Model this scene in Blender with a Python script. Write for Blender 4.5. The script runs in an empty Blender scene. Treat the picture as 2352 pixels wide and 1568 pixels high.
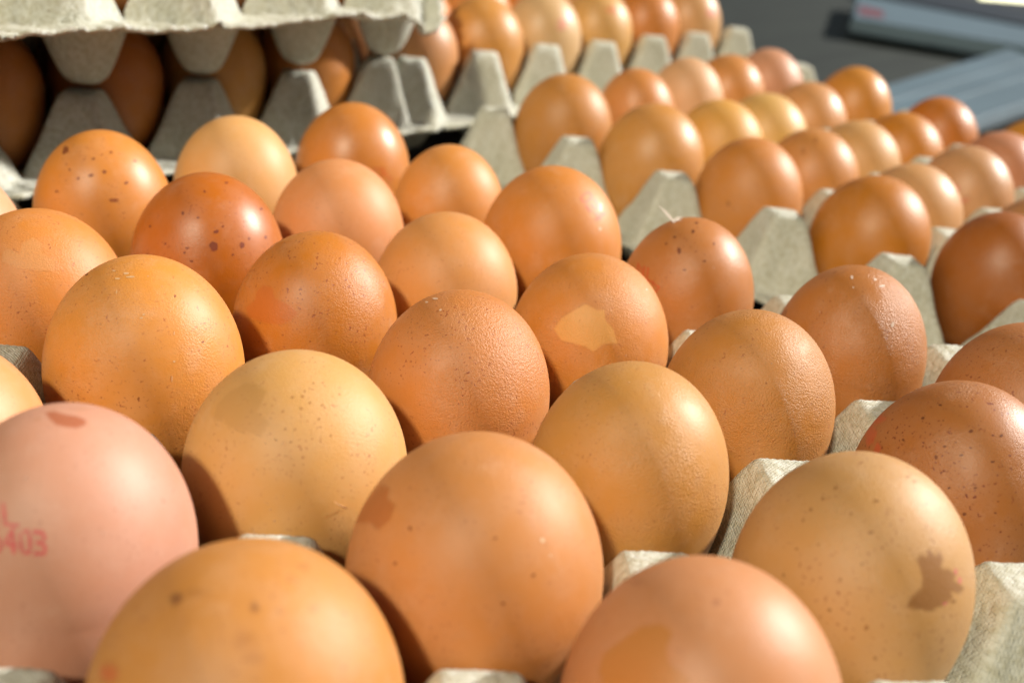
import bpy, bmesh, math, random
import numpy as np
from mathutils import Vector, Matrix, noise
from mathutils.bvhtree import BVHTree
random.seed(7)
U = 0.047                      # one tray pitch in metres; all numbers below are in pitches
C = bpy.data.collections.new('scene'); bpy.context.scene.collection.children.link(C)
SC = bpy.context.scene

# ------------------------------------------------------------------ camera
CAM = (-1.6444, -1.1264, 2.4492); YAW, PITCH, ROLL, F = 0.66231, 0.41784, 0.11468, 2599.9
PW, PH = 2352.0, 1568.0        # the photograph's frame used for measuring
def basis():
    f = Vector((math.cos(PITCH)*math.cos(YAW), math.cos(PITCH)*math.sin(YAW), -math.sin(PITCH)))
    r = f.cross(Vector((0, 0, 1))).normalized(); u = r.cross(f)
    c, s = math.cos(ROLL), math.sin(ROLL)
    return c*r + s*u, -s*r + c*u, f
RGT, UPV, FWD = basis()
cd = bpy.data.cameras.new('camera'); cam = bpy.data.objects.new('camera', cd); C.objects.link(cam)
m = Matrix((RGT, UPV, -FWD)).transposed().to_4x4(); m.translation = Vector(CAM)*U
cam.matrix_world = m
cd.sensor_width = 36; cd.lens = F/PW*36; cd.clip_start = 0.01; cd.clip_end = 100
cd.dof.use_dof = True; cd.dof.focus_distance = 5.15*U; cd.dof.aperture_fstop = 13.0
SC.camera = cam

# ------------------------------------------------------------------ light
SUN_AZ, SUN_EL = math.radians(-25), math.radians(30)
w = bpy.data.worlds.new('World'); SC.world = w; w.use_nodes = True
nt = w.node_tree; bg = nt.nodes['Background']
sky = nt.nodes.new('ShaderNodeTexSky'); sky.sky_type = 'NISHITA'; sky.sun_disc = False
sky.sun_elevation = SUN_EL; sky.sun_rotation = math.pi/2 - SUN_AZ
nt.links.new(sky.outputs[0], bg.inputs[0]); bg.inputs[1].default_value = 0.02
def aim(o, az, el):            # light comes from azimuth az, elevation el
    d = Vector((math.cos(el)*math.cos(az), math.cos(el)*math.sin(az), math.sin(el)))
    o.rotation_euler = d.to_track_quat('Z', 'Y').to_euler(); return d
sl = bpy.data.lights.new('sun', 'SUN'); so = bpy.data.objects.new('sun', sl); C.objects.link(so)
aim(so, SUN_AZ, SUN_EL); sl.energy = 5.0; sl.angle = math.radians(2.5); sl.color = (1, .95, .88)
al = bpy.data.lights.new('window_lamp', 'AREA'); ao = bpy.data.objects.new('window_lamp', al); C.objects.link(ao)
d = aim(ao, math.radians(197), math.radians(42))
ao.location = Vector((2, 2, 0))*U + d*3.0; al.shape = 'DISK'; al.size = .22; al.energy = 63; al.color = (1, .89, .66)
SC.view_settings.view_transform = 'Standard'; SC.view_settings.look = 'None'
SC.view_settings.exposure = 0.37; SC.view_settings.gamma = 1

# ------------------------------------------------------------------ helpers
def lin(c):
    return tuple(((v/255)/12.92 if v/255 <= .04045 else ((v/255+.055)/1.055)**2.4) for v in c)
def link(name, me, mat=None, parent=None, loc=None):
    o = bpy.data.objects.new(name, me); C.objects.link(o)
    if mat and not me.materials: me.materials.append(mat)
    if parent: o.parent = parent
    if loc is not None: o.location = loc
    return o
def tag(o, label=None, cat=None, group=None, kind=None):
    if label: o['label'] = label
    if cat: o['category'] = cat
    if group: o['group'] = group
    if kind: o['kind'] = kind
    return o
def mesh_np(name, V, Fq, smooth=True):
    me = bpy.data.meshes.new(name); me.from_pydata([tuple(v) for v in V], [], [tuple(f) for f in Fq])
    if smooth: me.polygons.foreach_set('use_smooth', [True]*len(me.polygons))
    me.update(); return me
def ray(px, py):
    return (RGT*((px-PW/2)/F) + UPV*(-(py-PH/2)/F) + FWD).normalized()
def unproj(px, py, z):
    r = ray(px, py); t = (z-CAM[2])/r.z
    return Vector(CAM) + r*t
class NT:
    def __init__(s, name):
        s.m = bpy.data.materials.new(name); s.m.use_nodes = True; s.t = s.m.node_tree
        s.b = s.t.nodes['Principled BSDF']; s.out = s.t.nodes['Material Output']
    def n(s, typ, **kw):
        x = s.t.nodes.new(typ)
        for k, v in kw.items():
            if k[0] == 'i' and k[1:].isdigit(): s.set(x.inputs[int(k[1:])], v)
            elif k.startswith('in_'): s.set(x.inputs[k[3:].replace('_', ' ')], v)
            else: setattr(x, k, v)
        return x
    def set(s, sock, v):
        if isinstance(v, bpy.types.NodeSocket): s.t.links.new(v, sock)
        else: sock.default_value = v
    def math(s, op, a, b=0.0, c=None, clamp=False):
        x = s.n('ShaderNodeMath', operation=op, use_clamp=clamp, i0=a, i1=b)
        if c is not None: s.set(x.inputs[2], c)
        return x.outputs[0]
    def mix(s, f, a, b, mode='MIX'):
        x = s.n('ShaderNodeMix', data_type='RGBA', blend_type=mode)
        s.set(x.inputs[0], f); s.set(x.inputs[6], a); s.set(x.inputs[7], b); return x.outputs[2]
    def ramp(s, v, lo, hi, a=0.0, b=1.0):
        x = s.n('ShaderNodeMapRange', interpolation_type='SMOOTHSTEP'); s.set(x.inputs[0], v)
        for k, q in zip((1, 2, 3, 4), (lo, hi, a, b)): s.set(x.inputs[k], q)
        return x.outputs[0]
    def noise(s, vec, scale, detail=2, rough=.5):
        x = s.n('ShaderNodeTexNoise'); s.set(x.inputs['Vector'], vec); x.inputs['Scale'].default_value = scale
        x.inputs['Detail'].default_value = detail; x.inputs['Roughness'].default_value = rough; return x.outputs[0]

# ------------------------------------------------------------------ materials
def rgba(c): return (*lin(c), 1)
def make_shell():
    t = NT('egg_shell')
    def at(name): return t.n('ShaderNodeAttribute', attribute_type='OBJECT', attribute_name=name)
    base = at('tint').outputs['Color']
    par = at('shell').outputs['Vector']            # speckle, gloss, texture
    sx = t.n('ShaderNodeSeparateXYZ', i0=par)
    spk, gls, tex = sx.outputs
    tc = t.n('ShaderNodeTexCoord')
    oi = t.n('ShaderNodeObjectInfo')
    off = t.n('ShaderNodeVectorMath', operation='SCALE'); t.set(off.inputs[0], (13.7, 7.1, 5.3)); t.set(off.inputs['Scale'], oi.outputs['Random'])
    sc = t.n('ShaderNodeVectorMath', operation='SCALE'); t.set(sc.inputs[0], tc.outputs['Object']); sc.inputs['Scale'].default_value = 1/U
    v = t.n('ShaderNodeVectorMath', operation='ADD', i0=sc.outputs[0], i1=off.outputs[0]).outputs[0]
    n1 = t.noise(v, 1.6, 3); n2 = t.noise(v, 7, 4, .6)
    hs = t.n('ShaderNodeHueSaturation', in_Color=base)
    t.set(hs.inputs['Value'], t.ramp(n1, .3, .7, .97, 1.03)); t.set(hs.inputs['Saturation'], t.ramp(n2, .3, .7, 1.03, .97))
    col = hs.outputs[0]
    # fine darker pores
    fine = t.noise(v, 62, 2, .5)
    pm = t.math('MULTIPLY', t.ramp(fine, .60, .72), t.ramp(n2, .40, .62))
    dark = t.mix(1.0, col, rgba((178, 120, 84)), 'MULTIPLY')
    col = t.mix(t.math('MULTIPLY', pm, t.math('MULTIPLY_ADD', spk, .75, .30), clamp=True), col, dark)
    # larger speckles
    vo = t.n('ShaderNodeTexVoronoi', feature='F1'); t.set(vo.inputs['Vector'], t.n('ShaderNodeVectorMath', operation='MULTIPLY', i0=v, i1=(1, 1, 1.7)).outputs[0])
    vo.inputs['Scale'].default_value = 23
    rnd = t.n('ShaderNodeSeparateColor', i0=vo.outputs['Color']).outputs[0]
    rad = t.math('MULTIPLY', rnd, .13)
    dot = t.math('SUBTRACT', 1, t.ramp(t.math('SUBTRACT', vo.outputs['Distance'], rad), -.02, .06), clamp=True)
    keep = t.math('GREATER_THAN', t.math('ADD', rnd, t.math('MULTIPLY', spk, .38)), t.ramp(n2, .35, .7, 1.12, .86))
    dm = t.math('MULTIPLY', t.math('MULTIPLY', dot, keep), t.math('MULTIPLY_ADD', spk, .62, -.05), clamp=True)
    col = t.mix(dm, col, t.mix(1.0, col, rgba((150, 88, 70)), 'MULTIPLY'))
    # pale lime dust and flakes
    fl = t.math('MULTIPLY', t.ramp(t.noise(v, 48, 3, .7), .68, .74), t.ramp(t.noise(v, 3.1, 2), .54, .64))
    haze = t.math('MULTIPLY', t.ramp(t.noise(v, 5.2, 5, .7), .52, .74), .09)
    col = t.mix(t.math('MAXIMUM', t.math('MULTIPLY', fl, .6), haze), col, rgba((226, 200, 180)))
    mk = t.n('ShaderNodeAttribute', attribute_name='stain_colour')
    col = t.mix(mk.outputs['Alpha'], col, mk.outputs['Color'])
    t.set(t.b.inputs['Base Color'], col)
    t.set(t.b.inputs['Roughness'], t.math('SUBTRACT', t.math('ADD', .52, t.math('MULTIPLY', n2, .10)), t.math('MULTIPLY', gls, .16)))
    t.b.inputs['Specular IOR Level'].default_value = .55
    t.b.inputs['Subsurface Weight'].default_value = .06
    t.b.inputs['Subsurface Radius'].default_value = (1, .45, .2)
    t.b.inputs['Subsurface Scale'].default_value = .0022
    patch = t.ramp(t.noise(v, 2.6, 3), .38, .62, .18, 1)
    h = t.math('ADD', t.math('MULTIPLY', t.noise(v, 105, 3, .62), .8), t.math('MULTIPLY', t.noise(t.n('ShaderNodeVectorMath', operation='MULTIPLY', i0=v, i1=(1, 1, .4)).outputs[0], 21, 3, .6), .22))
    h = t.math('MULTIPLY', t.math('MULTIPLY', h, patch), tex)
    h = t.math('ADD', h, t.math('MULTIPLY', fl, .4))
    bp = t.n('ShaderNodeBump', in_Height=h); bp.inputs['Strength'].default_value = 1.0; bp.inputs['Distance'].default_value = .010*U
    t.set(t.b.inputs['Normal'], bp.outputs[0])
    return t.m
SHELL = make_shell()
def make_pulp():
    t = NT('moulded_pulp')
    tc = t.n('ShaderNodeTexCoord')
    sc = t.n('ShaderNodeVectorMath', operation='SCALE'); t.set(sc.inputs[0], tc.outputs['Object']); sc.inputs['Scale'].default_value = 1/U
    v = sc.outputs[0]
    a = t.noise(v, 3, 4, .6); b = t.noise(v, 30, 4, .65)
    col = t.mix(t.ramp(a, .3, .7), rgba((197, 199, 188)), rgba((211, 212, 203)))
    col = t.mix(t.ramp(b, .35, .7), col, t.mix(1.0, col, rgba((226, 222, 208)), 'MULTIPLY'))
    vo = t.n('ShaderNodeTexVoronoi'); t.set(vo.inputs['Vector'], v); vo.inputs['Scale'].default_value = 13
    sp = t.n('ShaderNodeSeparateColor', i0=vo.outputs['Color'])
    fl = t.math('MULTIPLY', t.math('LESS_THAN', vo.outputs['Distance'], t.math('MULTIPLY', sp.outputs[1], .14)), t.math('GREATER_THAN', sp.outputs[0], .72))
    fc = t.mix(t.math('GREATER_THAN', sp.outputs[2], .8), rgba((120, 104, 84)), rgba((70, 128, 88)))
    col = t.mix(t.math('MULTIPLY', fl, .55), col, fc)
    t.set(t.b.inputs['Base Color'], col)
    t.b.inputs['Roughness'].default_value = .92; t.b.inputs['Specular IOR Level'].default_value = .2
    # woven screen print of the mould, plus fibres
    def wave(dirv):
        wv = t.n('ShaderNodeTexWave', wave_type='BANDS', bands_direction=dirv); t.set(wv.inputs['Vector'], v)
        wv.inputs['Scale'].default_value = 24; wv.inputs['Distortion'].default_value = 1.2; wv.inputs['Detail'].default_value = 1
        return wv.outputs[1]
    mesh_ = t.math('MULTIPLY', t.math('ADD', t.math('ADD', wave('X'), wave('Y')), wave('Z')), .07)
    h = t.math('ADD', mesh_, t.math('ADD', t.math('MULTIPLY', b, .9), t.math('MULTIPLY', t.noise(v, 9, 3), .6)))
    bp = t.n('ShaderNodeBump', in_Height=h); bp.inputs['Strength'].default_value = .9; bp.inputs['Distance'].default_value = .022*U
    t.set(t.b.inputs['Normal'], bp.outputs[0])
    return t.m
PULP = make_pulp()
def plain(name, rgb, rough=.5, metal=0, amp=.06, scale=8, spec=.5, stretch=(1, 1, 1)):
    t = NT(name); tc = t.n('ShaderNodeTexCoord')
    sc = t.n('ShaderNodeVectorMath', operation='MULTIPLY', i1=tuple(q/U for q in stretch)); t.set(sc.inputs[0], tc.outputs['Object'])
    n = t.noise(sc.outputs[0], scale, 4, .6); c = lin(rgb)
    t.set(t.b.inputs['Base Color'], t.mix(t.ramp(n, .3, .7), (*[q*(1-amp*2) for q in c], 1), (*[min(1, q*(1+amp*2)) for q in c], 1)))
    t.b.inputs['Roughness'].default_value = rough; t.b.inputs['Metallic'].default_value = metal
    t.b.inputs['Specular IOR Level'].default_value = spec
    return t.m
_print = {}
def print_mat(c, rough=.5):
    key = tuple(round(q, 3) for q in c)
    if key in _print: return _print[key]
    t = NT('shell_ink'); t.b.inputs['Roughness'].default_value = rough
    t.b.inputs['Specular IOR Level'].default_value = .4
    tc = t.n('ShaderNodeTexCoord')
    g = t.ramp(t.noise(tc.outputs['Object'], 26/U, 2), .3, .7, .9, 1.1)
    t.set(t.b.inputs['Base Color'], t.mix(1.0, (*key, 1), t.n('ShaderNodeCombineColor', i0=g, i1=g, i2=g).outputs[0], 'MULTIPLY'))
    _print[key] = t.m; return t.m

# ------------------------------------------------------------------ setting
def slab(name, corners, z, th, mat, parent=None):
    n = len(corners); V = [(c[0]*U, c[1]*U, z*U) for c in corners] + [(c[0]*U, c[1]*U, (z-th)*U) for c in corners]
    Fc = [tuple(range(n)), tuple(range(2*n-1, n-1, -1))] + [(i, i+n, (i+1) % n+n, (i+1) % n) for i in range(n)]
    me = mesh_np(name, V, Fc, False); bm = bmesh.new(); bm.from_mesh(me)
    bmesh.ops.recalc_face_normals(bm, faces=bm.faces)
    bmesh.ops.bevel(bm, geom=list(bm.edges), offset=min(.06, th*.3)*U, segments=2, affect='EDGES')
    bm.to_mesh(me); bm.free()
    return link(name, me, mat, parent)
def pix(pts, z): return [unproj(x, y, z)[:2] for x, y in pts]
FLOOR_Z = -1.07
table = slab('table', [(-14, -14), (13.6, -14), (13.6, 3.0), (13.6, 20), (-14, 20)], FLOOR_Z, .5, plain('dark_table', (44, 50, 48), .55))
tag(table, kind='structure')
gnd = slab('floor', [(-120, -120), (160, -120), (160, 160), (-120, 160)], -6.0, .5, plain('dark_floor', (40, 46, 50), .7, scale=.4))
tag(gnd, kind='structure')
mach = bpy.data.objects.new('conveyor', None); C.objects.link(mach)
mach.location = (0, 0, 0)
tag(mach, 'blurred conveyor with blue grey metal frame and dark belt behind the far right eggs', 'conveyor')
blue = plain('blue_grey_metal', (104, 124, 136), .45, .1, .04, .5)
slate = plain('slate_metal', (38, 48, 58), .5, .1, .05, .5)
belt = plain('rubber_belt', (40, 46, 40), .6, 0, .12, 1.2, stretch=(.25, 2, 1))
slab('belt', pix([(1560, -90), (1985, -90), (2330, 150), (2420, 330), (1560, 330)], -1.25), -1.25, .3, belt, mach)
slab('frame_bar', pix([(1966, -14), (2420, 76), (2420, 118), (1956, 42)], -.75), -.75, .35, blue, mach)
slab('side_panel', pix([(1955, 40), (2330, 106), (2300, 137), (1950, 66)], -1.12), -1.12, .3, slate, mach)
for k, (f0, f1) in enumerate(((0, .30), (.33, .58), (.61, 1))):
    def L(f, far): 
        return (2316+190*f, 110+76*f) if far else (1900+280*f, 232+60*f)
    slab('frame_rail', pix([L(f0, 1), L(f1, 1), L(f1, 0), L(f0, 0)], -.78-.03*k), -.78-.03*k, .3, blue, mach)
slab('end_cover', pix([(1966, -40), (2420, 30), (2420, 70), (1966, -18)], -1.05), -1.05, .4, slate, mach)
lg = NT('red_logo_print'); lg.b.inputs['Base Color'].default_value = rgba((120, 66, 76))
slab('logo', pix([(1972, 14), (2028, 25), (2030, 42), (1974, 33)], -.74), -.74, .008, lg.m, mach)
em = NT('lit_lamp'); em.b.inputs['Emission Color'].default_value = (1, .96, .62, 1); em.b.inputs['Emission Strength'].default_value = 1.8
em.b.inputs['Base Color'].default_value = (.8, .8, .7, 1)
lamp = slab('strip_lamp', pix([(2225, -60), (2430, -60), (2430, 6), (2250, -9)], -1.0), -1.0, .1, em.m)
tag(lamp, 'bright yellow lit lamp cut off by the top right corner', 'lamp')
box = slab('added_riser', [(-6, 6.9), (11.7, 6.9), (11.7, 12), (-6, 12)], -.52, .545, plain('gap_shade_colour', (34, 30, 28), .8))  # added support, coloured dark so the gap under the trays reads as shade
tag(box, 'added dark box under the raised trays, its dark colour standing for the shaded gap', 'box')

# ------------------------------------------------------------------ trays
def tray_mesh(name, nx, ny, res, rim=-.57, bot=-1.0, flange=.43, wav=.015, seed=0, torn=None, th=.035):
    """moulded tray; post tops at z=0, corner post at the origin"""
    e0 = flange
    def axis(n):
        a = np.linspace(0, n, n*res+1)
        o = np.linspace(0, e0, max(6, int(res*e0)))[1:]
        return np.concatenate([-o[::-1], a, n+o])
    X, Y = np.meshgrid(axis(nx), axis(ny), indexing='ij'); sh = X.shape
    X = X.ravel(); Y = Y.ravel()
    cx = np.clip(X, 0, nx); cy = np.clip(Y, 0, ny); ox = X-cx; oy = Y-cy
    mx = np.maximum(abs(ox), abs(oy)); hy = np.hypot(ox, oy); k = np.where(hy > 1e-6, mx/np.maximum(hy, 1e-6), 1)
    ox *= k; oy *= k; od = mx
    rg = np.random.RandomState(seed)
    nz = np.array([noise.noise(Vector((a*2.3+seed, b*2.3, 3.3)))*.6 + noise.noise(Vector((a*9+seed, b*9, 1.3)))*.38 + noise.noise(Vector((a*26, b*26, 1.3)))*.34 for a, b in zip(cx+ox/np.maximum(od, 1e-6)*.3, cy+oy/np.maximum(od, 1e-6)*.3)]) 
    s = 1+np.where(od > 0, nz*.38*(od/e0)**2, 0)
    x = cx+ox*s; y = cy+oy*s
    px = np.clip(np.round(x), 0, nx); py = np.clip(np.round(y), 0, ny)
    jit = rg.rand(nx+1, ny+1, 4)
    J = jit[px.astype(int), py.astype(int)]
    dx = x-px-(J[:, 0]-.5)*.03; dy = y-py-(J[:, 1]-.5)*.03
    dx = np.where(cx != X, dx*1.22, dx); dy = np.where(cy != Y, dy*1.22, dy)
    u = (dx+dy)/math.sqrt(2); v = (dx-dy)/math.sqrt(2)
    au, av = abs(u), abs(v)
    dd = np.maximum(np.maximum(au, av), .53*(au+av))
    soft = np.sqrt(np.maximum(au, av)**2*.92+.08*(au+av)**2)
    dd = .93*dd+.07*soft
    top = (J[:, 2]-.5)*.06
    fl = .012*np.cos(u*42)*np.clip((dd-.16)*6, 0, 1)+.012*np.cos(v*42)*np.clip((dd-.16)*6, 0, 1)
    k_ = -rim/.225
    def smax(a, b, q): return .5*(a+b+np.sqrt((a-b)**2+q*q))
    def smin(a, b, q): return .5*(a+b-np.sqrt((a-b)**2+q*q))
    t0 = .135
    post = top-smax(dd-t0, np.zeros_like(dd), .012)*k_ + fl
    post = smax(post, np.full_like(post, rim), .03)
    inside = (cx == X) & (cy == Y)
    qx = x-np.floor(np.clip(x, 0, nx-1e-6))-.5; qy = y-np.floor(np.clip(y, 0, ny-1e-6))-.5
    cu = abs(qx+qy)/math.sqrt(2); cv = abs(qx-qy)/math.sqrt(2)
    c = (cu**2.4+cv**2.4)**(1/2.4)
    cup = bot+smax((c-.13)*2.4*(rim-bot)/.43, np.zeros_like(c), .14)
    z = np.where(inside, smin(post, cup, .04), post)
    lip = np.where(od > 0, (od/e0)**2*.035 + nz*wav*2*np.clip(od/e0*2, 0, 1), 0)
    z = z+lip+nz*.013
    drop = None
    if torn:
        (ax, ay), (bx, by) = torn                    # keep the left side of a->b
        nxv, nyv = (by-ay), -(bx-ax); L_ = math.hypot(nxv, nyv)
        sd = ((x-ax)*nxv+(y-ay)*nyv)/L_
        sd2 = sd+nz*.10
        near = np.clip(1+sd/.5, 0, 1)
        z = z+near*np.where(od > 0, 1, .35)*.2*np.cos(2*math.pi*(x-5.55)/.95)*np.clip((x-4.6)*2, 0, 1)
        drop = sd2 > 0
    idx = np.arange(len(x)).reshape(sh)
    q = np.stack([idx[:-1, :-1], idx[1:, :-1], idx[1:, 1:], idx[:-1, 1:]], -1).reshape(-1, 4)
    if drop is not None: q = q[~drop[q].any(1)]
    V = np.stack([x, y, z], -1)*U
    # underside
    g = V.reshape(*sh, 3); gx = np.gradient(g, axis=0); gy = np.gradient(g, axis=1)
    nrm = np.cross(gx, gy); nrm /= np.maximum(np.linalg.norm(nrm, axis=-1, keepdims=True), 1e-12)
    W_ = (g-nrm*th*U).reshape(-1, 3)
    n = len(V); ed = {}
    for f in q:
        for i in range(4):
            a, b = int(f[i]), int(f[(i+1) % 4])
            if (b, a) in ed: del ed[(b, a)]
            else: ed[(a, b)] = 1
    sides = np.array([(b, a, a+n, b+n) for a, b in ed])
    Fq = np.concatenate([q, q[:, ::-1]+n, sides])
    return mesh_np(name, np.concatenate([V, W_]), Fq.tolist())
def tray(me, origin, ang, label, group='grey pulp egg trays', tilt=(0, 0)):
    o = link('egg_tray', me, PULP, None, Vector(origin)*U)
    o.rotation_euler = (tilt[0], tilt[1], ang)
    return tag(o, label, 'egg tray', group)
FRONT = tray_mesh('egg_tray', 5, 6, 46, seed=3)
tray(FRONT, (-.5, -.5, .075), 0, 'grey pulp egg tray in the foreground filled with large sharp brown eggs')
base_tray = tray(FRONT, (-.49, -.5, -.11), 0, 'grey pulp tray nested directly beneath the foreground tray')
MID = tray_mesh('egg_tray', 6, 6, 38, seed=9)
a2 = -.005
tray(MID, (6.2, -.47+0, -.075), a2, 'grey pulp egg tray on the right, its front row of pointed posts showing', tilt=(math.atan(.035), 0))
tray(tray_mesh('egg_tray', 6, 5, 32, seed=21), (5.95, 6.33, .47), 0, 'raised grey pulp egg tray at the top centre, white topped posts along its front')
tray(tray_mesh('egg_tray', 5, 5, 36, seed=33, wav=.02), (.67, 6.38, .45), .012, 'raised grey pulp egg tray at the left, shaded under another tray')
tray(tray_mesh('egg_tray', 6, 5, 34, rim=-.50, bot=-1.02, flange=.43, seed=40, wav=.045, torn=((5.05, -.6), (6.75, 1.05))), (.24, 5.92, 1.53), .012,
     'topmost grey pulp egg tray at the upper left with a torn curled corner')

LEFT_BLOCKER = tray_mesh('egg_tray', 6, 3, 16, seed=50)  # unseen trays added to stop lamp light leaking under the stack
tray(LEFT_BLOCKER, (-5.9, 6.36, .45), .0, 'added unseen pulp egg tray beyond the left edge, blocking light from the left')
tray(LEFT_BLOCKER, (-6.4, 5.90, 1.53), .0, 'added unseen topmost pulp egg tray beyond the left edge, shading the tray below')
# ------------------------------------------------------------------ eggs
def egg_mesh(R, hu, nu, nv, seed=0):
    rg = random.Random(seed); ecc = rg.uniform(-.012, .012); ph = rg.uniform(0, 6.28); pnt = rg.uniform(-.06, .05)
    hl = hu*1.25; V = [(0, 0, hu*U)]
    for i in range(1, nv):
        a = math.pi*i/nv; ca, sa = math.cos(a), math.sin(a)
        z = ca*(hu if ca > 0 else hl); r = R*sa*(1+(0 if ca > 0 else pnt*ca*2))
        for j in range(nu):
            t = 2*math.pi*j/nu; rr = r*(1+ecc*math.cos(2*(t-ph)))
            V.append((rr*math.cos(t)*U, rr*math.sin(t)*U, z*U))
    V.append((0, 0, -hl*U)); Fc = []
    for j in range(nu): Fc.append((0, 1+j, 1+(j+1) % nu))
    for i in range(nv-2):
        b = 1+i*nu
        for j in range(nu): Fc.append((b+j, b+nu+j, b+nu+(j+1) % nu, b+(j+1) % nu))
    b = 1+(nv-2)*nu; last = len(V)-1
    for j in range(nu): Fc.append((b+j, last, b+(j+1) % nu))
    return mesh_np('egg', V, Fc)
def egg(pos, R, hu, rgb, shell, label, group='brown eggs', res=(96, 64), seed=0, tilt=0.0):
    me = egg_mesh(R, hu, res[0], res[1], seed)
    at = me.attributes.new('stain_colour', 'FLOAT_COLOR', 'POINT'); at.data.foreach_set('color', [0.0]*(4*len(me.vertices)))
    o = link('egg', me, SHELL, None, Vector(pos)*U)
    rg = random.Random(seed+5)
    o.rotation_euler = (rg.uniform(-1, 1)*tilt, rg.uniform(-1, 1)*tilt, rg.uniform(0, 6.28))
    L_ = lin(rgb); o['tint'] = [L_[0]*.72, L_[1]*.72, L_[2]*.60]; o['shell'] = [shell[0], shell[1], shell[2]*.75]
    return tag(o, label, 'egg', group)

T1 = {
(0,1):(0.006,0.993,-0.016,0.472,0.541),(0,2):(0.006,1.993,0.023,0.439,0.547),(0,3):(0.005,2.994,-0.047,0.439,0.500),
(1,0):(0.983,0.020,0.005,0.441,0.536),(1,1):(1.008,0.991,-0.002,0.465,0.546),(1,2):(1.011,1.987,-0.032,0.457,0.521),
(1,3):(0.982,3.021,0.031,0.444,0.555),(1,4):(1.005,3.995,-0.006,0.439,0.528),(1,5):(0.992,5.010,-0.008,0.439,0.526),
(2,0):(2.003,-0.003,0.012,0.442,0.541),(2,1):(1.991,1.010,0.008,0.427,0.530),(2,2):(2.000,2.000,-0.006,0.439,0.528),
(2,3):(1.987,3.015,-0.008,0.428,0.519),(2,4):(2.017,3.980,0.023,0.434,0.543),(2,5):(1.988,5.014,0.030,0.417,0.538),
(3,0):(3.013,-0.015,0.008,0.439,0.537),(3,1):(2.992,1.009,0.004,0.420,0.522),(3,2):(3.011,1.987,-0.018,0.436,0.518),
(3,3):(2.984,3.019,-0.049,0.423,0.490),(3,4):(3.004,3.996,-0.010,0.424,0.516),(3,5):(2.986,5.016,0.017,0.421,0.532),
(4,0):(3.992,0.009,0.016,0.439,0.542),(4,1):(4.032,0.963,0.018,0.417,0.530),(4,2):(4.000,2.001,0.010,0.405,0.517),
(4,3):(3.975,3.029,0.016,0.465,0.558),(4,4):(4.018,3.979,-0.015,0.390,0.492),(4,5):(4.017,4.980,0.014,0.426,0.533)}
# colour (as the shell's own), (speckle, gloss, texture), label
D1 = {
(0,1):((220,150,84),(.35,.2,.5),'orange brown egg cut by the bottom edge left of centre with two dark smudges'),
(0,2):((222,162,146),(.05,.2,.25),'pale pink egg at left edge with red stamped digits and a brown stain on top'),
(0,3):((236,166,114),(.1,.3,.3),'light orange egg cut by the left edge just above the pale pink stamped egg'),
(1,0):((220,152,112),(.1,.45,.3),'pinkish brown egg cut by the bottom edge right of centre with an orange patch'),
(1,1):((222,150,94),(.2,.1,.7),'large orange brown egg in the front centre with a single dark spot at upper left'),
(1,2):((232,176,116),(.40,.15,.35),'pale yellow egg with a faint beige patch and fine brown freckles on its crown'),
(1,3):((236,158,82),(.55,.4,.6),'large orange egg on the left with chalky scratches on its crown and a broad sheen'),
(1,4):((228,146,76),(.6,.2,.5),'orange egg at the left edge with a light orange smear on its side'),
(1,5):((240,180,146),(.05,.2,.2),'pale peach egg barely showing at the upper left edge beside the shaded tray'),
(2,0):((216,164,112),(.6,.35,.5),'beige yellow egg at lower right with a jagged brown patch on its right side'),
(2,1):((218,156,90),(.15,.35,1.0),'mustard brown egg right of centre with rough grained shell, behind the front centre egg'),
(2,2):((224,144,84),(.7,.6,.9),'finely pored copper egg in the middle with a wet looking highlight on its right'),
(2,3):((214,132,56),(1.0,.6,.6),'deep orange egg left of centre with a flat burnt orange blotch'),
(2,4):((204,116,48),(.35,1.0,.3),'glossy dark orange egg with several purple brown spots across its front'),
(2,5):((230,150,78),(.5,.8,.2),'shiny light orange egg with dark red flecks, in front of the shaded tray'),
(3,0):((188,120,68),(1.3,.6,.9),'dark brown heavily speckled egg at the right edge with a red stamp smear'),
(3,1):((212,144,80),(.35,.3,1.3),'tan egg right of centre with vertical wrinkles along its lit side'),
(3,2):((226,146,74),(.2,.2,.8),'orange egg in the middle with a star shaped light orange patch'),
(3,3):((232,160,98),(.1,.15,.35),'smooth peach egg in the middle left of the star patched egg'),
(3,4):((236,160,110),(.05,.1,.2),'smooth pink peach egg between the spotted dark orange egg and the smooth peach egg'),
(3,5):((238,180,124),(.05,.2,.1),'pale apricot egg in front of the shaded tray, left of a shiny orange egg'),
(4,0):((198,128,76),(.6,.3,.7),'reddish brown egg at the right edge above the heavily speckled egg, faint red marks'),
(4,1):((202,131,74),(.4,.9,1.2),'copper brown egg on the right with a wet highlight over pitted shell'),
(4,2):((206,133,76),(.35,.7,.5),'reddish orange egg with a white feather on its crown and a faded red stamp'),
(4,3):((228,146,72),(.08,.3,.4),'orange egg right of centre with pink stamp marks near its right edge'),
(4,4):((232,156,88),(.08,.3,.2),'smooth orange egg next to the dark gap under the raised tray'),
(4,5):((220,142,76),(.15,1.0,.1),'shiny orange egg with red mark low on its right, nearest the raised tray rim')}
EGG = {}
for k, (x, y, z, R, hu) in T1.items():
    c, s, lb = D1[k]
    near = k[0] <= 3 and k[1] <= 4; fine = k in ((2,0),(1,0),(1,1),(1,2),(2,3),(3,2),(0,2),(1,4))
    EGG[k] = egg((x, y, z), R, hu, c, s, lb, 'eggs in the foreground tray', (300, 190) if fine else (150, 100) if near else (110, 76), seed=k[0]*10+k[1], tilt=.03)
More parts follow.
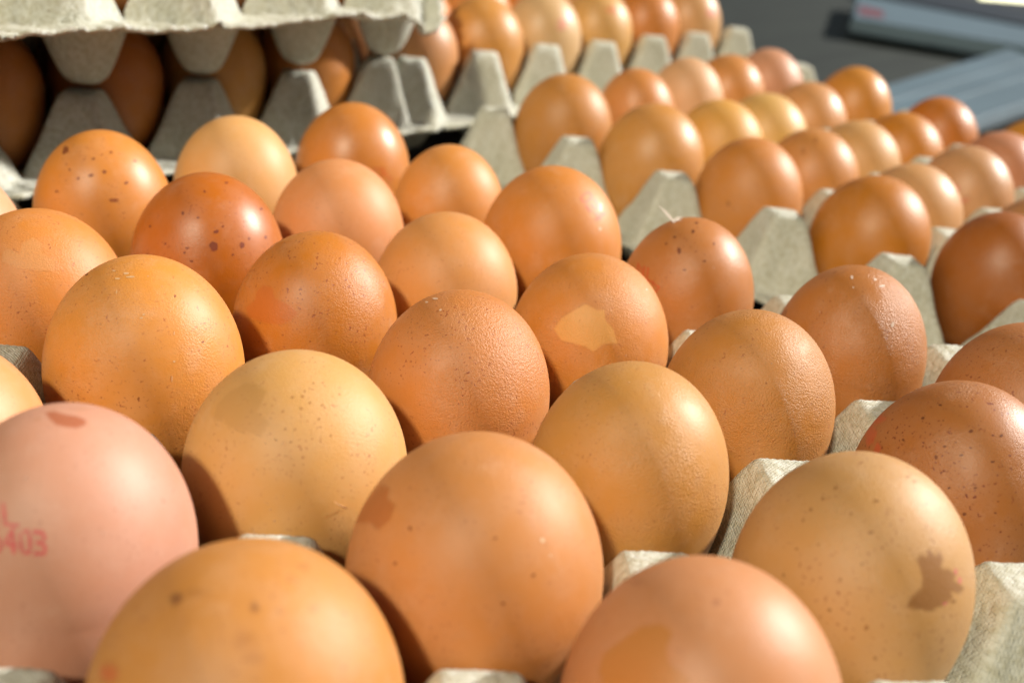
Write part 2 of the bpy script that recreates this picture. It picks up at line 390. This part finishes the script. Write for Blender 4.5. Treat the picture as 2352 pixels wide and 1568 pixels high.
for k, (rgb, lb) in {(0,0): ((222,152,96), 'orange brown egg below the bottom edge, at the front corner of the foreground tray'),
                      (0,4): ((230,160,110), 'light brown egg outside the left edge in the first row of the foreground tray'),
                      (0,5): ((220,150,96), 'brown egg outside the left edge at the far left corner of the foreground tray')}.items():
    egg((k[0], k[1], 0), .44, .53, rgb, (.2, .3, .4), lb, 'eggs in the foreground tray', (96, 64), seed=60+k[1])
T2 = {
(0,0):(6.713,1.012,-0.165,0.439,0.540),(0,1):(6.718,2.003,-0.155,0.458,0.535),(0,2):(6.662,3.064,-0.107,0.441,0.533),
(0,3):(6.669,4.052,-0.064,0.458,0.549),(0,4):(6.669,5.048,-0.013,0.451,0.555),(1,1):(7.664,2.069,-0.179,0.439,0.510),
(1,2):(7.690,3.035,-0.128,0.439,0.522),(1,3):(7.711,4.006,-0.087,0.439,0.525),(1,4):(7.735,4.974,0.007,0.40,0.522),
(2,1):(8.724,2.003,-0.163,0.439,0.525),(2,2):(8.676,3.054,-0.153,0.439,0.508),(2,3):(8.684,4.041,-0.113,0.439,0.511),
(2,4):(8.703,5.015,0.026,0.40,0.531),(3,2):(9.710,3.018,-0.169,0.439,0.500),(3,3):(9.656,4.077,-0.099,0.439,0.523),
(3,4):(9.647,5.083,-0.027,0.439,0.548),(4,2):(10.699,3.034,-0.131,0.439,0.529),(4,3):(10.689,4.042,-0.047,0.439,0.561),
(4,4):(10.633,5.104,-0.030,0.439,0.549),
(0,-1):(6.70,.0,-.19,.439,.53),(1,0):(7.69,1.03,-.19,.439,.525),(2,0):(8.69,1.03,-.19,.439,.525),(3,1):(9.69,2.03,-.155,.439,.525),(3,0):(9.69,1.03,-.19,.439,.525),
(4,1):(10.68,2.03,-.14,.439,.525)}
D2 = {
(0,0):((178,104,46),'dark brown egg at the right edge behind the pointed grey post'),
(0,1):((208,132,54),'amber egg in the right tray front row, next to the dark brown edge egg'),
(0,2):((218,142,74),'orange brown egg in the middle of the right tray front row with one low spot'),
(0,3):((222,156,88),'tan orange egg second from left in the right tray front row'),
(0,4):((212,144,76),'tall orange egg at the left end of the right tray front row, by raised tray'),
(1,1):((224,168,120),'pale egg directly behind the amber egg of the right tray'),
(1,2):((220,150,88),'brown egg with two faint spots behind the middle egg of the right tray front row'),
(1,3):((236,176,98),'yellowish egg second from left in the second row of the right tray'),
(1,4):((224,150,90),'orange egg with white glint at the left end of the right tray second row'),
(2,1):((216,160,118),'pinkish tan egg with small red mark near the right edge'),
(2,2):((226,172,118),'light tan egg in the third row of the right tray, behind the two spotted egg'),
(2,3):((238,188,120),'pale yellow egg second from left in the third row of the right tray'),
(2,4):((238,184,146),'pale peach egg at the left end of the third row of the right tray'),
(3,2):((214,138,52),'deep amber egg in the fourth row of the right tray'),
(3,3):((226,162,110),'soft brown egg second from left in the fourth row of the right tray'),
(3,4):((226,153,88),'bright orange egg beside the pinkish egg at the back left of the right tray'),
(4,2):((208,126,52),'dark orange egg in the last row of the right tray against blue grey conveyor frame'),
(4,3):((226,152,68),'golden orange egg in the last row, alone against the dark conveyor belt'),
(4,4):((222,160,132),'pinkish egg at the far left of the last row beside the last white post'),
(0,-1):((170,100,50),'brown egg beyond the right edge in the front row of the right tray'),
(1,0):((206,148,104),'tan egg top at the right edge between the dark brown and the red marked egg'),
(2,0):((210,140,80),'brown egg outside the right edge behind the tan egg top'),
(3,1):((212,144,114),'reddish tan egg cut by the right edge behind the red marked egg'),
(3,0):((210,140,80),'brown egg outside the right edge in the fourth row'),
(4,1):((228,156,56),'bright amber egg just peeping in at the right edge in the last row')}
rr = random.Random(3)
for k, (x, y, z, R, hu) in T2.items():
    c, lb = D2[k]
    EGG[('b',)+k] = egg((x, y, z), R, hu, c, (rr.uniform(.05, .4), rr.uniform(.25, .85), .3), lb, 'eggs in the right hand tray', (96, 64), seed=100+k[0]*10+k[1], tilt=.10)
# raised tray at the top centre
RC = [(226,158,106),(224,158,88),(234,192,150),(230,176,112),(218,138,70),(226,172,124)]
RW = ['egg with a red mark at its top behind the torn tray corner','large orange egg with a long glint, second in the raised tray front row',
 'cream coloured egg with a faint pink stamp, third in the raised tray front row','light tan egg with a red smudge, fourth in the raised tray front row',
 'deep orange egg, fifth in the raised tray front row','pinkish tan egg with a pink dot, rightmost in the raised tray front row']
for k in range(6):
    z = [.36, .39, .40, .40, .41, .42][k]
    EGG[('r', k)] = egg((6.46+k, 6.83, z), .445, .52+(.02 if k > 1 else 0), RC[k], (.1, .7, .2), RW[k], 'eggs in the raised centre tray', (96, 64), seed=200+k)
RW2 = ['first', 'second', 'third', 'fourth', 'fifth', 'sixth']
for r in range(1, 3):
    for k in range(6):
        c = rr.choice([(232,168,120),(224,150,84),(226,140,64),(238,190,150)])
        lb = 'mostly hidden %s egg from left in %s row of raised centre tray' % (RW2[k], ('second', 'third')[r-1])
        EGG[('r', k, r)] = egg((6.46+k, 6.83+r, .40), .44, .53, c, (.1, .6, .2), lb, 'eggs in the raised centre tray', (64, 44), seed=220+r*10+k)
# shaded tray and topmost tray
SW = ['beyond the left edge', 'at the left edge', 'between the first and second hanging cups', 'between the second and third hanging cups', 'right of the third hanging cup']
SCo = [(214,136,70), (212,138,72), (204,126,58), (222,160,90), (218,140,70)]
for r in range(2):
    for k in range(5):
        lb = ('brown egg in deep shadow under the topmost tray, ' + SW[k]) if r == 0 else 'brown egg, dark back row under topmost tray, ' + SW[k]
        egg((1.16+k, 6.90+r, .37), .44, .53, SCo[k], (.2, .4, .3), lb, 'eggs in the shaded tray', (96, 64), seed=300+r*10+k)
TW = ['beyond the left edge', 'at the upper left', 'peeping through the first gap at the top edge', 'peeping through the second gap at the top edge', 'peeping through the third gap at the top edge', 'by the torn corner']
for k in range(5):
    egg((.74+k, 6.43, 1.46), .44, .53, (216,136,70), (.2, .4, .3), 'brown egg in the topmost tray, ' + TW[k], 'eggs in the topmost tray', (80, 54), seed=400+k)

# ------------------------------------------------------------------ marks on the shells
bpy.context.view_layer.update()
def bvh(o):
    M = o.matrix_world; return BVHTree.FromPolygons([M@v.co for v in o.data.vertices], [tuple(p.vertices) for p in o.data.polygons])
def on_shell(o, tree, px, py):
    hit = tree.ray_cast(Vector(CAM)*U, ray(px, py))
    if hit[0] is None:
        c = o.matrix_world.translation; r = ray(px, py)*U; t = (c-Vector(CAM)*U).dot(ray(px, py))
        hit = tree.find_nearest(Vector(CAM)*U+ray(px, py)*t)
    return hit[0]+hit[1]*.001*U
def stains(key, items, rgb, op, soft=3.0, seed=0):
    """pigment stains on the shell: items are outlines or (x, y, rx, ry) blots"""
    o = EGG[key]; M = np.array(o.matrix_world); me = o.data; n = len(me.vertices)
    co = np.empty(n*3); me.vertices.foreach_get('co', co); co = co.reshape(-1, 3)
    W_ = co@M[:3, :3].T+M[:3, 3]; d = W_-np.array(CAM)*U
    Bs = np.array([RGT, UPV, FWD]); q = d@Bs.T
    px = PW/2+F*q[:, 0]/q[:, 2]; py = PH/2-F*q[:, 1]/q[:, 2]
    front = ((W_-M[:3, 3])*d).sum(1) < 0
    if 'stain_colour' in me.attributes:
        at = me.attributes['stain_colour']; buf = np.empty(n*4); at.data.foreach_get('color', buf); buf = buf.reshape(-1, 4)
    else:
        at = me.attributes.new('stain_colour', 'FLOAT_COLOR', 'POINT'); buf = np.zeros((n, 4))
    rg = random.Random(seed+3); al = np.zeros(n)
    for it in items:
        if isinstance(it, tuple):
            x, y, rx, ry = it; ph = rg.uniform(0, 6); u = (px-x)/rx; v = (py-y)/ry
            an = np.arctan2(v, u); rr_ = np.hypot(u, v)/(1+.16*np.sin(2*an+ph)+.1*np.sin(5*an+ph))
            a_ = np.clip((1.15-rr_)/.5, 0, 1)
        else:
            P = np.array(it, float); inside = np.zeros(n, bool); dist = np.full(n, 1e9)
            for i in range(len(P)):
                (x0, y0), (x1, y1) = P[i], P[(i+1) % len(P)]
                c1 = (y0 > py) != (y1 > py)
                with np.errstate(divide='ignore', invalid='ignore'):
                    xi = (x1-x0)*(py-y0)/(y1-y0 if y1 != y0 else 1e-9)+x0
                inside ^= c1 & (px < xi)
                t_ = np.clip(((px-x0)*(x1-x0)+(py-y0)*(y1-y0))/((x1-x0)**2+(y1-y0)**2+1e-9), 0, 1)
                dist = np.minimum(dist, np.hypot(px-x0-t_*(x1-x0), py-y0-t_*(y1-y0)))
            a_ = np.clip(.5+np.where(inside, dist, -dist)/(2*soft), 0, 1)
        al = np.maximum(al, a_*a_*(3-2*a_))
    al = al*front*op; c = np.array(lin(rgb))*np.array((.72, .72, .60)); sel = al > buf[:, 3]
    buf[sel, :3] = c; buf[sel, 3] = al[sel]
    at.data.foreach_set('color', buf.ravel())
def marks(key, name, blobs, rgb, op, seed=0, rough=.5, label=None):
    """blobs: list of outlines [(x, y), ...] or dots (x, y, rx, ry); laid on the shell where they are seen"""
    o = EGG[key]; tree = bvh(o); inv = o.matrix_world.inverted(); V, Fc, fade = [], [], []
    rg = random.Random(seed)
    for bl in blobs:
        if isinstance(bl, tuple):
            x, y, rx, ry = bl
            if name.startswith('chalk_s'): rx *= .6; ry *= .7
            n = 10 if max(rx, ry) < 9 else 20; ph = rg.uniform(0, 6)
            out = [(x+rx*math.cos(a)*(1+.18*math.sin(2*a+ph)+.1*math.sin(3*a+ph*2)), y+ry*math.sin(a)*(1+.18*math.sin(2*a+ph)+.1*math.sin(5*a+ph))) for a in [2*math.pi*i/n for i in range(n)]]
            rings = [(.6, 1), (.92, 1)] if n == 10 else [(.4, 1), (.75, 1), (.95, 1)]
        else:
            out = []
            for i in range(len(bl)):
                (x0, y0), (x1, y1) = bl[i], bl[(i+1) % len(bl)]
                for q in range(3):
                    out.append((x0+(x1-x0)*q/3+rg.uniform(-2, 2), y0+(y1-y0)*q/3+rg.uniform(-2, 2)))
            rings = [(.25, 1), (.5, 1), (.75, 1), (.88, .9), (1, 0)]
        cx = sum(p[0] for p in out)/len(out); cy = sum(p[1] for p in out)/len(out); n = len(out); b = len(V)
        V.append(inv@on_shell(o, tree, cx, cy)); fade.append(1)
        for s, f in rings:
            for p in out:
                V.append(inv@on_shell(o, tree, cx+(p[0]-cx)*s, cy+(p[1]-cy)*s)); fade.append(f)
        for i in range(n): Fc.append((b, b+1+(i+1) % n, b+1+i))
        for r in range(len(rings)-1):
            for i in range(n):
                a0 = b+1+r*n; Fc.append((a0+i, a0+(i+1) % n, a0+n+(i+1) % n, a0+n+i))
    me = mesh_np(name, V, Fc)
    m_ = link(name, me, print_mat([a_*(1-op)+b_*.72*op for a_, b_ in zip(o['tint'], lin(rgb))], rough), o)
    if label: m_['label'] = label
    if len(blobs) > 1: m_['kind'] = 'stuff'
    return m_
FONT = {'N': ['10001','11001','10101','10011','10001','10001','10001'], 'L': ['10000']*6+['11111'],
 '6': ['01110','10000','10000','11110','10001','10001','01110'], '4': ['00010','00110','01010','10010','11111','00010','00010'],
 '0': ['01110','10001','10001','10001','10001','10001','01110'], '3': ['11110','00001','00001','01110','00001','00001','11110'],
 '1': ['00100','01100','00100','00100','00100','00100','01110'], '-': ['00000','00000','00000','11111','00000','00000','00000'],
 '7': ['11111','00001','00010','00010','00100','00100','00100']}
def stamp(text, x, y, dx, dy, sx, sy, adv, rad):
    """dot matrix print: one column step (dx, dy), one row step (sx, sy)"""
    out = []
    for i, ch in enumerate(text):
        for r, row in enumerate(FONT[ch]):
            for c_, b in enumerate(row):
                if b == '1':
                    q = i*adv+c_; hsh = math.sin(q*12.9+r*78.2+x)*43758.5; hsh -= math.floor(hsh)
                    if hsh > .03: out.append((x+dx*q+sx*r+hsh*.2, y+dy*q+sy*r, rad*(.78+.4*hsh), rad*(.78+.4*hsh)))
    return out
RED = (228, 84, 92)
marks((0,2), 'stamp', stamp('NL', -38, 1152, 7.0, 1.0, .6, 7.3, 6.6, 5.2)+stamp('6403', -20, 1213, 5.2, .4, .5, 8.2, 6.4, 5.4), RED, .8, label='red stamped letters and digits')
stains((0,2), [[(104,946),(125,944),(150,952),(175,955),(198,964),(196,976),(175,983),(150,980),(128,975),(112,960)]], (186,104,72), .85)
stains((0,2), [(180,939,22,4), (85,962,10,5)], (200,140,110), .4)
stains((1,2), [[(497,930),(520,905),(560,880),(590,882),(612,900),(600,925),(590,945),(618,970),(600,1000),(560,992),(525,980),(515,965),(490,962)]], (214,160,100), .7)
stains((2,3), [[(590,668),(605,655),(625,660),(632,685),(665,700),(684,718),(670,735),(645,745),(610,742),(570,728),(565,705),(585,690)]], (208,116,44), .92)
stains((1,4), [[(50,560),(75,545),(98,560),(95,580),(130,600),(125,620),(90,622),(40,615),(5,600),(8,575),(25,572),(45,585)]], (230,158,98), .8)
stains((1,3), [[(84,740),(98,728),(103,760),(107,790),(100,828),(85,828),(78,800)]], (224,146,84), .85)
stains((3,2), [[(1345,698),(1372,712),(1388,712),(1390,735),(1408,755),(1418,788),(1385,790),(1362,808),(1345,795),(1290,782),(1272,755),(1290,730),(1320,712)]], (248,180,104), .9)
stains((1,1), [[(850,1140),(875,1112),(895,1120),(890,1145),(908,1160),(895,1195),(870,1215),(850,1200),(818,1200),(830,1165)]], (200,118,58), .85)
stains((2,0), [[(2112,1300),(2105,1285),(2118,1270),(2125,1280),(2136,1262),(2150,1276),(2158,1264),(2166,1282),(2160,1305),(2180,1306),(2195,1320),(2190,1332),(2216,1350),(2204,1362),(2184,1358),(2190,1372),(2170,1385),(2140,1402),(2110,1398),(2082,1394),(2092,1372),(2116,1350),(2120,1330)]], (166,112,62), .9)
marks((2,0), 'stamp', [(2195,1312,5,7), (2204,1332,5,8), (2170,1385,6,4)], (235,110,130), .6)
stains((1,0), [[(1440,1460),(1470,1438),(1520,1432),(1545,1450),(1530,1490),(1535,1520),(1585,1560),(1580,1610),(1400,1610),(1375,1540),(1385,1500)]], (210,138,70), .85)
stains((1,0), [(1645,1382,9,7)], (170,104,84), .6)
stains((1,0), [(1460,1338,9,6)], (190,120,100), .35)
stains((0,1), [(405,1374,12,15), (584,1395,11,12)], (140,84,52), .8)
stains((0,1), [(700,1300,10,9), (672,1325,8,8), (645,1405,8,8), (720,1395,9,8), (560,1470,30,18), (450,1360,30,8), (590,1510,26,14)], (170,104,60), .35)
stains((0,1), [(250,1545,20,28)], (222,96,60), .6)
marks((1,1), 'dark_spots', [(942,1213,5,5), (908,1293,5,4), (1138,1235,4,4), (1155,1385,5,4), (1225,1320,5,4)], (130,66,40), .75)
marks((1,1), 'chalk_dot', [(1246,1240,6,5), (1264,1275,3,3)], (246,214,176), .9)
marks((2,4), 'dark_spots', [(491,566,12,10), (556,563,7,7), (497,532,6,5), (430,570,4,3), (424,580,3,3), (535,585,3,3), (420,490,4,4), (455,500,3,3), (380,560,3,3), (600,480,4,3), (572,548,3,3), (512,520,3,3), (440,600,4,3), (610,545,4,4), (345,520,3,3), (520,420,4,3), (470,440,3,3)], (112,40,40), .75)
marks((2,5), 'dark_spots', [(152,344,8,8), (147,350,5,5), (209,403,6,5), (262,460,10,5), (130,440,4,3), (180,410,4,4), (240,395,6,4), (310,370,4,3), (215,365,4,3), (255,350,4,3), (160,390,3,3), (290,420,5,4)], (120,44,36), .75)
stains((2,5), [(385,395,8,22)], (236,96,80), .5)
marks((4,2), 'dark_spots', [(1560,576,6,7), (1592,532,5,4), (1550,545,4,3), (1572,620,4,3), (1530,560,3,3), (1618,600,4,3), (1640,560,3,3), (1600,512,4,3)], (104,44,36), .75)
marks((4,2), 'stamp', stamp('NL', 1466, 606, 3.6, 1.6, -.6, 4.2, 6.4, 3.2)+stamp('47', 1478, 640, 3.4, 1.8, -.8, 4.0, 6.4, 3.0), (226,80,52), .55, label='faded red stamp')
marks((4,3), 'stamp', stamp('034', 1352, 440, 2.4, 3.4, -3.2, 2.2, 6, 3.6), (244,120,120), .5, label='pink stamped digits')
marks((4,3), 'chalk_dot', [(1379,476,6,9), (1378,526,4,5)], (252,226,196), .8)
stains((4,1), [(1798,718,10,5), (1790,726,8,4)], (140,66,44), .8)
stains((4,1), [(1785,660,6,26), (1800,680,8,10)], (222,84,54), .5)
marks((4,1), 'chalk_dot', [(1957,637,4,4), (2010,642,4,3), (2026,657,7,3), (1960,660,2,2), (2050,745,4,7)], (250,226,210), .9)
stains((4,0), [(2190,795,26,8), (2165,830,14,10), (2150,850,8,10)], (216,74,54), .5)
stains((3,0), [(2010,960,22,16), (2000,1000,14,24), (2030,935,10,6), (2015,1030,10,14)], (220,74,50), .55)
marks((3,0), 'dark_spots', [(2150,1050,5,5), (2485,975,4,4), (2208,1045,5,3), (2170,1025,4,3), (2230,990,6,4), (2120,960,4,4), (2100,1090,5,3), (2280,1060,5,3), (2300,1000,4,4), (2240,1120,5,3), (2075,1010,4,3), (2180,1120,4,3), (2160,930,4,3), (2215,1180,6,4)], (96,44,28), .75)
marks((3,1), 'dark_spots', [(1905,690,3,3), (1760,880,3,2)], (140,80,50), .6)
marks((1,3), 'dark_spots', [(198,629,5,4), (402,680,3,3), (466,785,3,3), (470,742,2,2), (318,915,3,4)], (140,70,36), .8)
marks((1,3), 'chalk_scratches', [(262,622,9,2), (290,628,14,3), (300,636,16,3), (270,640,10,3), (330,722,5,3), (325,730,6,3), (395,870,2,10), (400,830,4,4), (268,670,2,8), (400,765,2,7)], (250,218,178), .6)
marks((3,2), 'chalk_scratches', [(1250,598,12,4), (1275,592,14,3), (1488,640,3,6), (1485,665,3,5), (1432,655,2,4)], (250,220,190), .6)
marks((2,2), 'chalk_scratches', [(1000,686,14,3), (980,694,8,3), (1012,712,5,4), (1300,1015,3,3), (1264,920,4,5)], (252,226,200), .7)
marks((1,2), 'dark_spots', [(695,910,4,3), (692,938,4,3), (712,925,3,3), (672,912,3,3), (733,962,3,3), (655,985,3,4), (700,898,3,2), (650,945,3,3), (740,930,3,2), (678,986,3,3), (720,880,3,2), (760,1000,2,3), (668,1015,3,3), (780,905,3,2)], (160,96,50), .6)
marks((2,0), 'dark_spots', [(1890,1145,5,4), (1862,1170,5,4), (1920,1120,5,4), (2013,1150,6,4), (1845,1195,4,3), (2000,1222,7,5), (1955,1180,4,3), (1880,1250,4,3), (1830,1260,4,3), (1990,1440,6,7), (1980,1295,4,4), (2190,1380,6,5), (2100,1105,4,3), (2085,1095,4,3), (1930,1330,4,4), (1905,1400,5,5), (1800,1320,4,4), (2010,1510,5,5)], (148,96,52), .65)
stains((4,5), [(870,388,14,5), (880,400,12,7), (895,410,8,5)], (226,90,50), .5)
stains((1,5), [(52,428,3,8)], (236,60,110), .7)
stains(('b',2,1), [(2196,433,9,11), (2215,462,12,7)], (226,84,76), .55)
marks(('b',0,2), 'dark_spots', [(1673,468,5,6)], (130,80,50), .6)
marks(('b',1,2), 'dark_spots', [(1845,348,6,6), (1873,322,6,7)], (150,84,44), .5)
stains(('r',0), [(975,68,18,12)], (238,90,80), .7)
stains(('r',2), [(1296,50,14,10), (1290,62,12,9), (1305,35,10,8)], (248,150,150), .6)
stains(('r',3), [(1408,24,16,10)], (238,130,90), .6)
stains(('r',5), [(1635,30,12,14)], (240,120,120), .55)

# ------------------------------------------------------------------ feather, straw
fm = NT('feather_down'); fm.b.inputs['Base Color'].default_value = (.9, .88, .88, 1); fm.b.inputs['Alpha'].default_value = .95; fm.b.inputs['Roughness'].default_value = .8
def strand(bm, pts, w0, w1):
    side = RGT; vs = []
    for i, p in enumerate(pts):
        wd = (w0+(w1-w0)*i/(len(pts)-1)); a = Vector(p)
        vs.append([bm.verts.new((a+side*wd*math.cos(t)+UPV*wd*math.sin(t))*U) for t in (0, 2.1, 4.2)])
    for a, b in zip(vs, vs[1:]):
        for i in range(3): bm.faces.new((a[i], a[(i+1) % 3], b[(i+1) % 3], b[i]))
base = EGG[(4,2)].matrix_world.translation/U; topz = base.z+.515
bm = bmesh.new(); rg = random.Random(2)
def fpt(px, py, dist):
    return Vector(CAM)+ray(px, py)*dist
e42 = bvh(EGG[(4,2)]); root = e42.ray_cast(Vector(CAM)*U, ray(1548, 512))[0]/U; dist = (root-Vector(CAM)).length
for q in range(16):
    ex = rg.uniform(-9, 9); ln = rg.uniform(.55, 1)
    path = [(1548, 510), (1536+ex*.4, 495), (1524+ex*.3, 482), (1512+ex*.2, 473), (1500, 468)]
    n = max(3, int(5*ln))
    strand(bm, [fpt(x, y, dist-.004-.02*i/5) for i, (x, y) in enumerate(path[:n])], .0055, .001)
for q in range(14):
    ax = rg.uniform(-16, 22); ay = rg.uniform(-14, -2)
    strand(bm, [fpt(1548, 511, dist-.004), fpt(1548+ax*.5, 508+ay*.7, dist-.01), fpt(1548+ax, 510+ay, dist-.012)], .006, .001)
me = bpy.data.meshes.new('feather'); bm.to_mesh(me); bm.free()
tag(link('feather', me, fm.m), 'tiny white down feather standing on the crown of a reddish orange egg', 'feather')
t12 = bvh(EGG[(1,2)])
def onegg(px, py, off): 
    h = t12.ray_cast(Vector(CAM)*U, ray(px, py)); return (h[0]+h[1]*off*U)/U
bm = bmesh.new(); strand(bm, [onegg(768, 1150, .006), onegg(776, 1156, .012), onegg(785, 1160, .012), onegg(793, 1164, .006)], .004, .0035)
me = bpy.data.meshes.new('straw'); bm.to_mesh(me); bm.free()
tag(link('straw', me, plain('straw_fibre', (236, 190, 140), .7)), 'short pale straw bit stuck low on the pale yellow egg', 'straw')
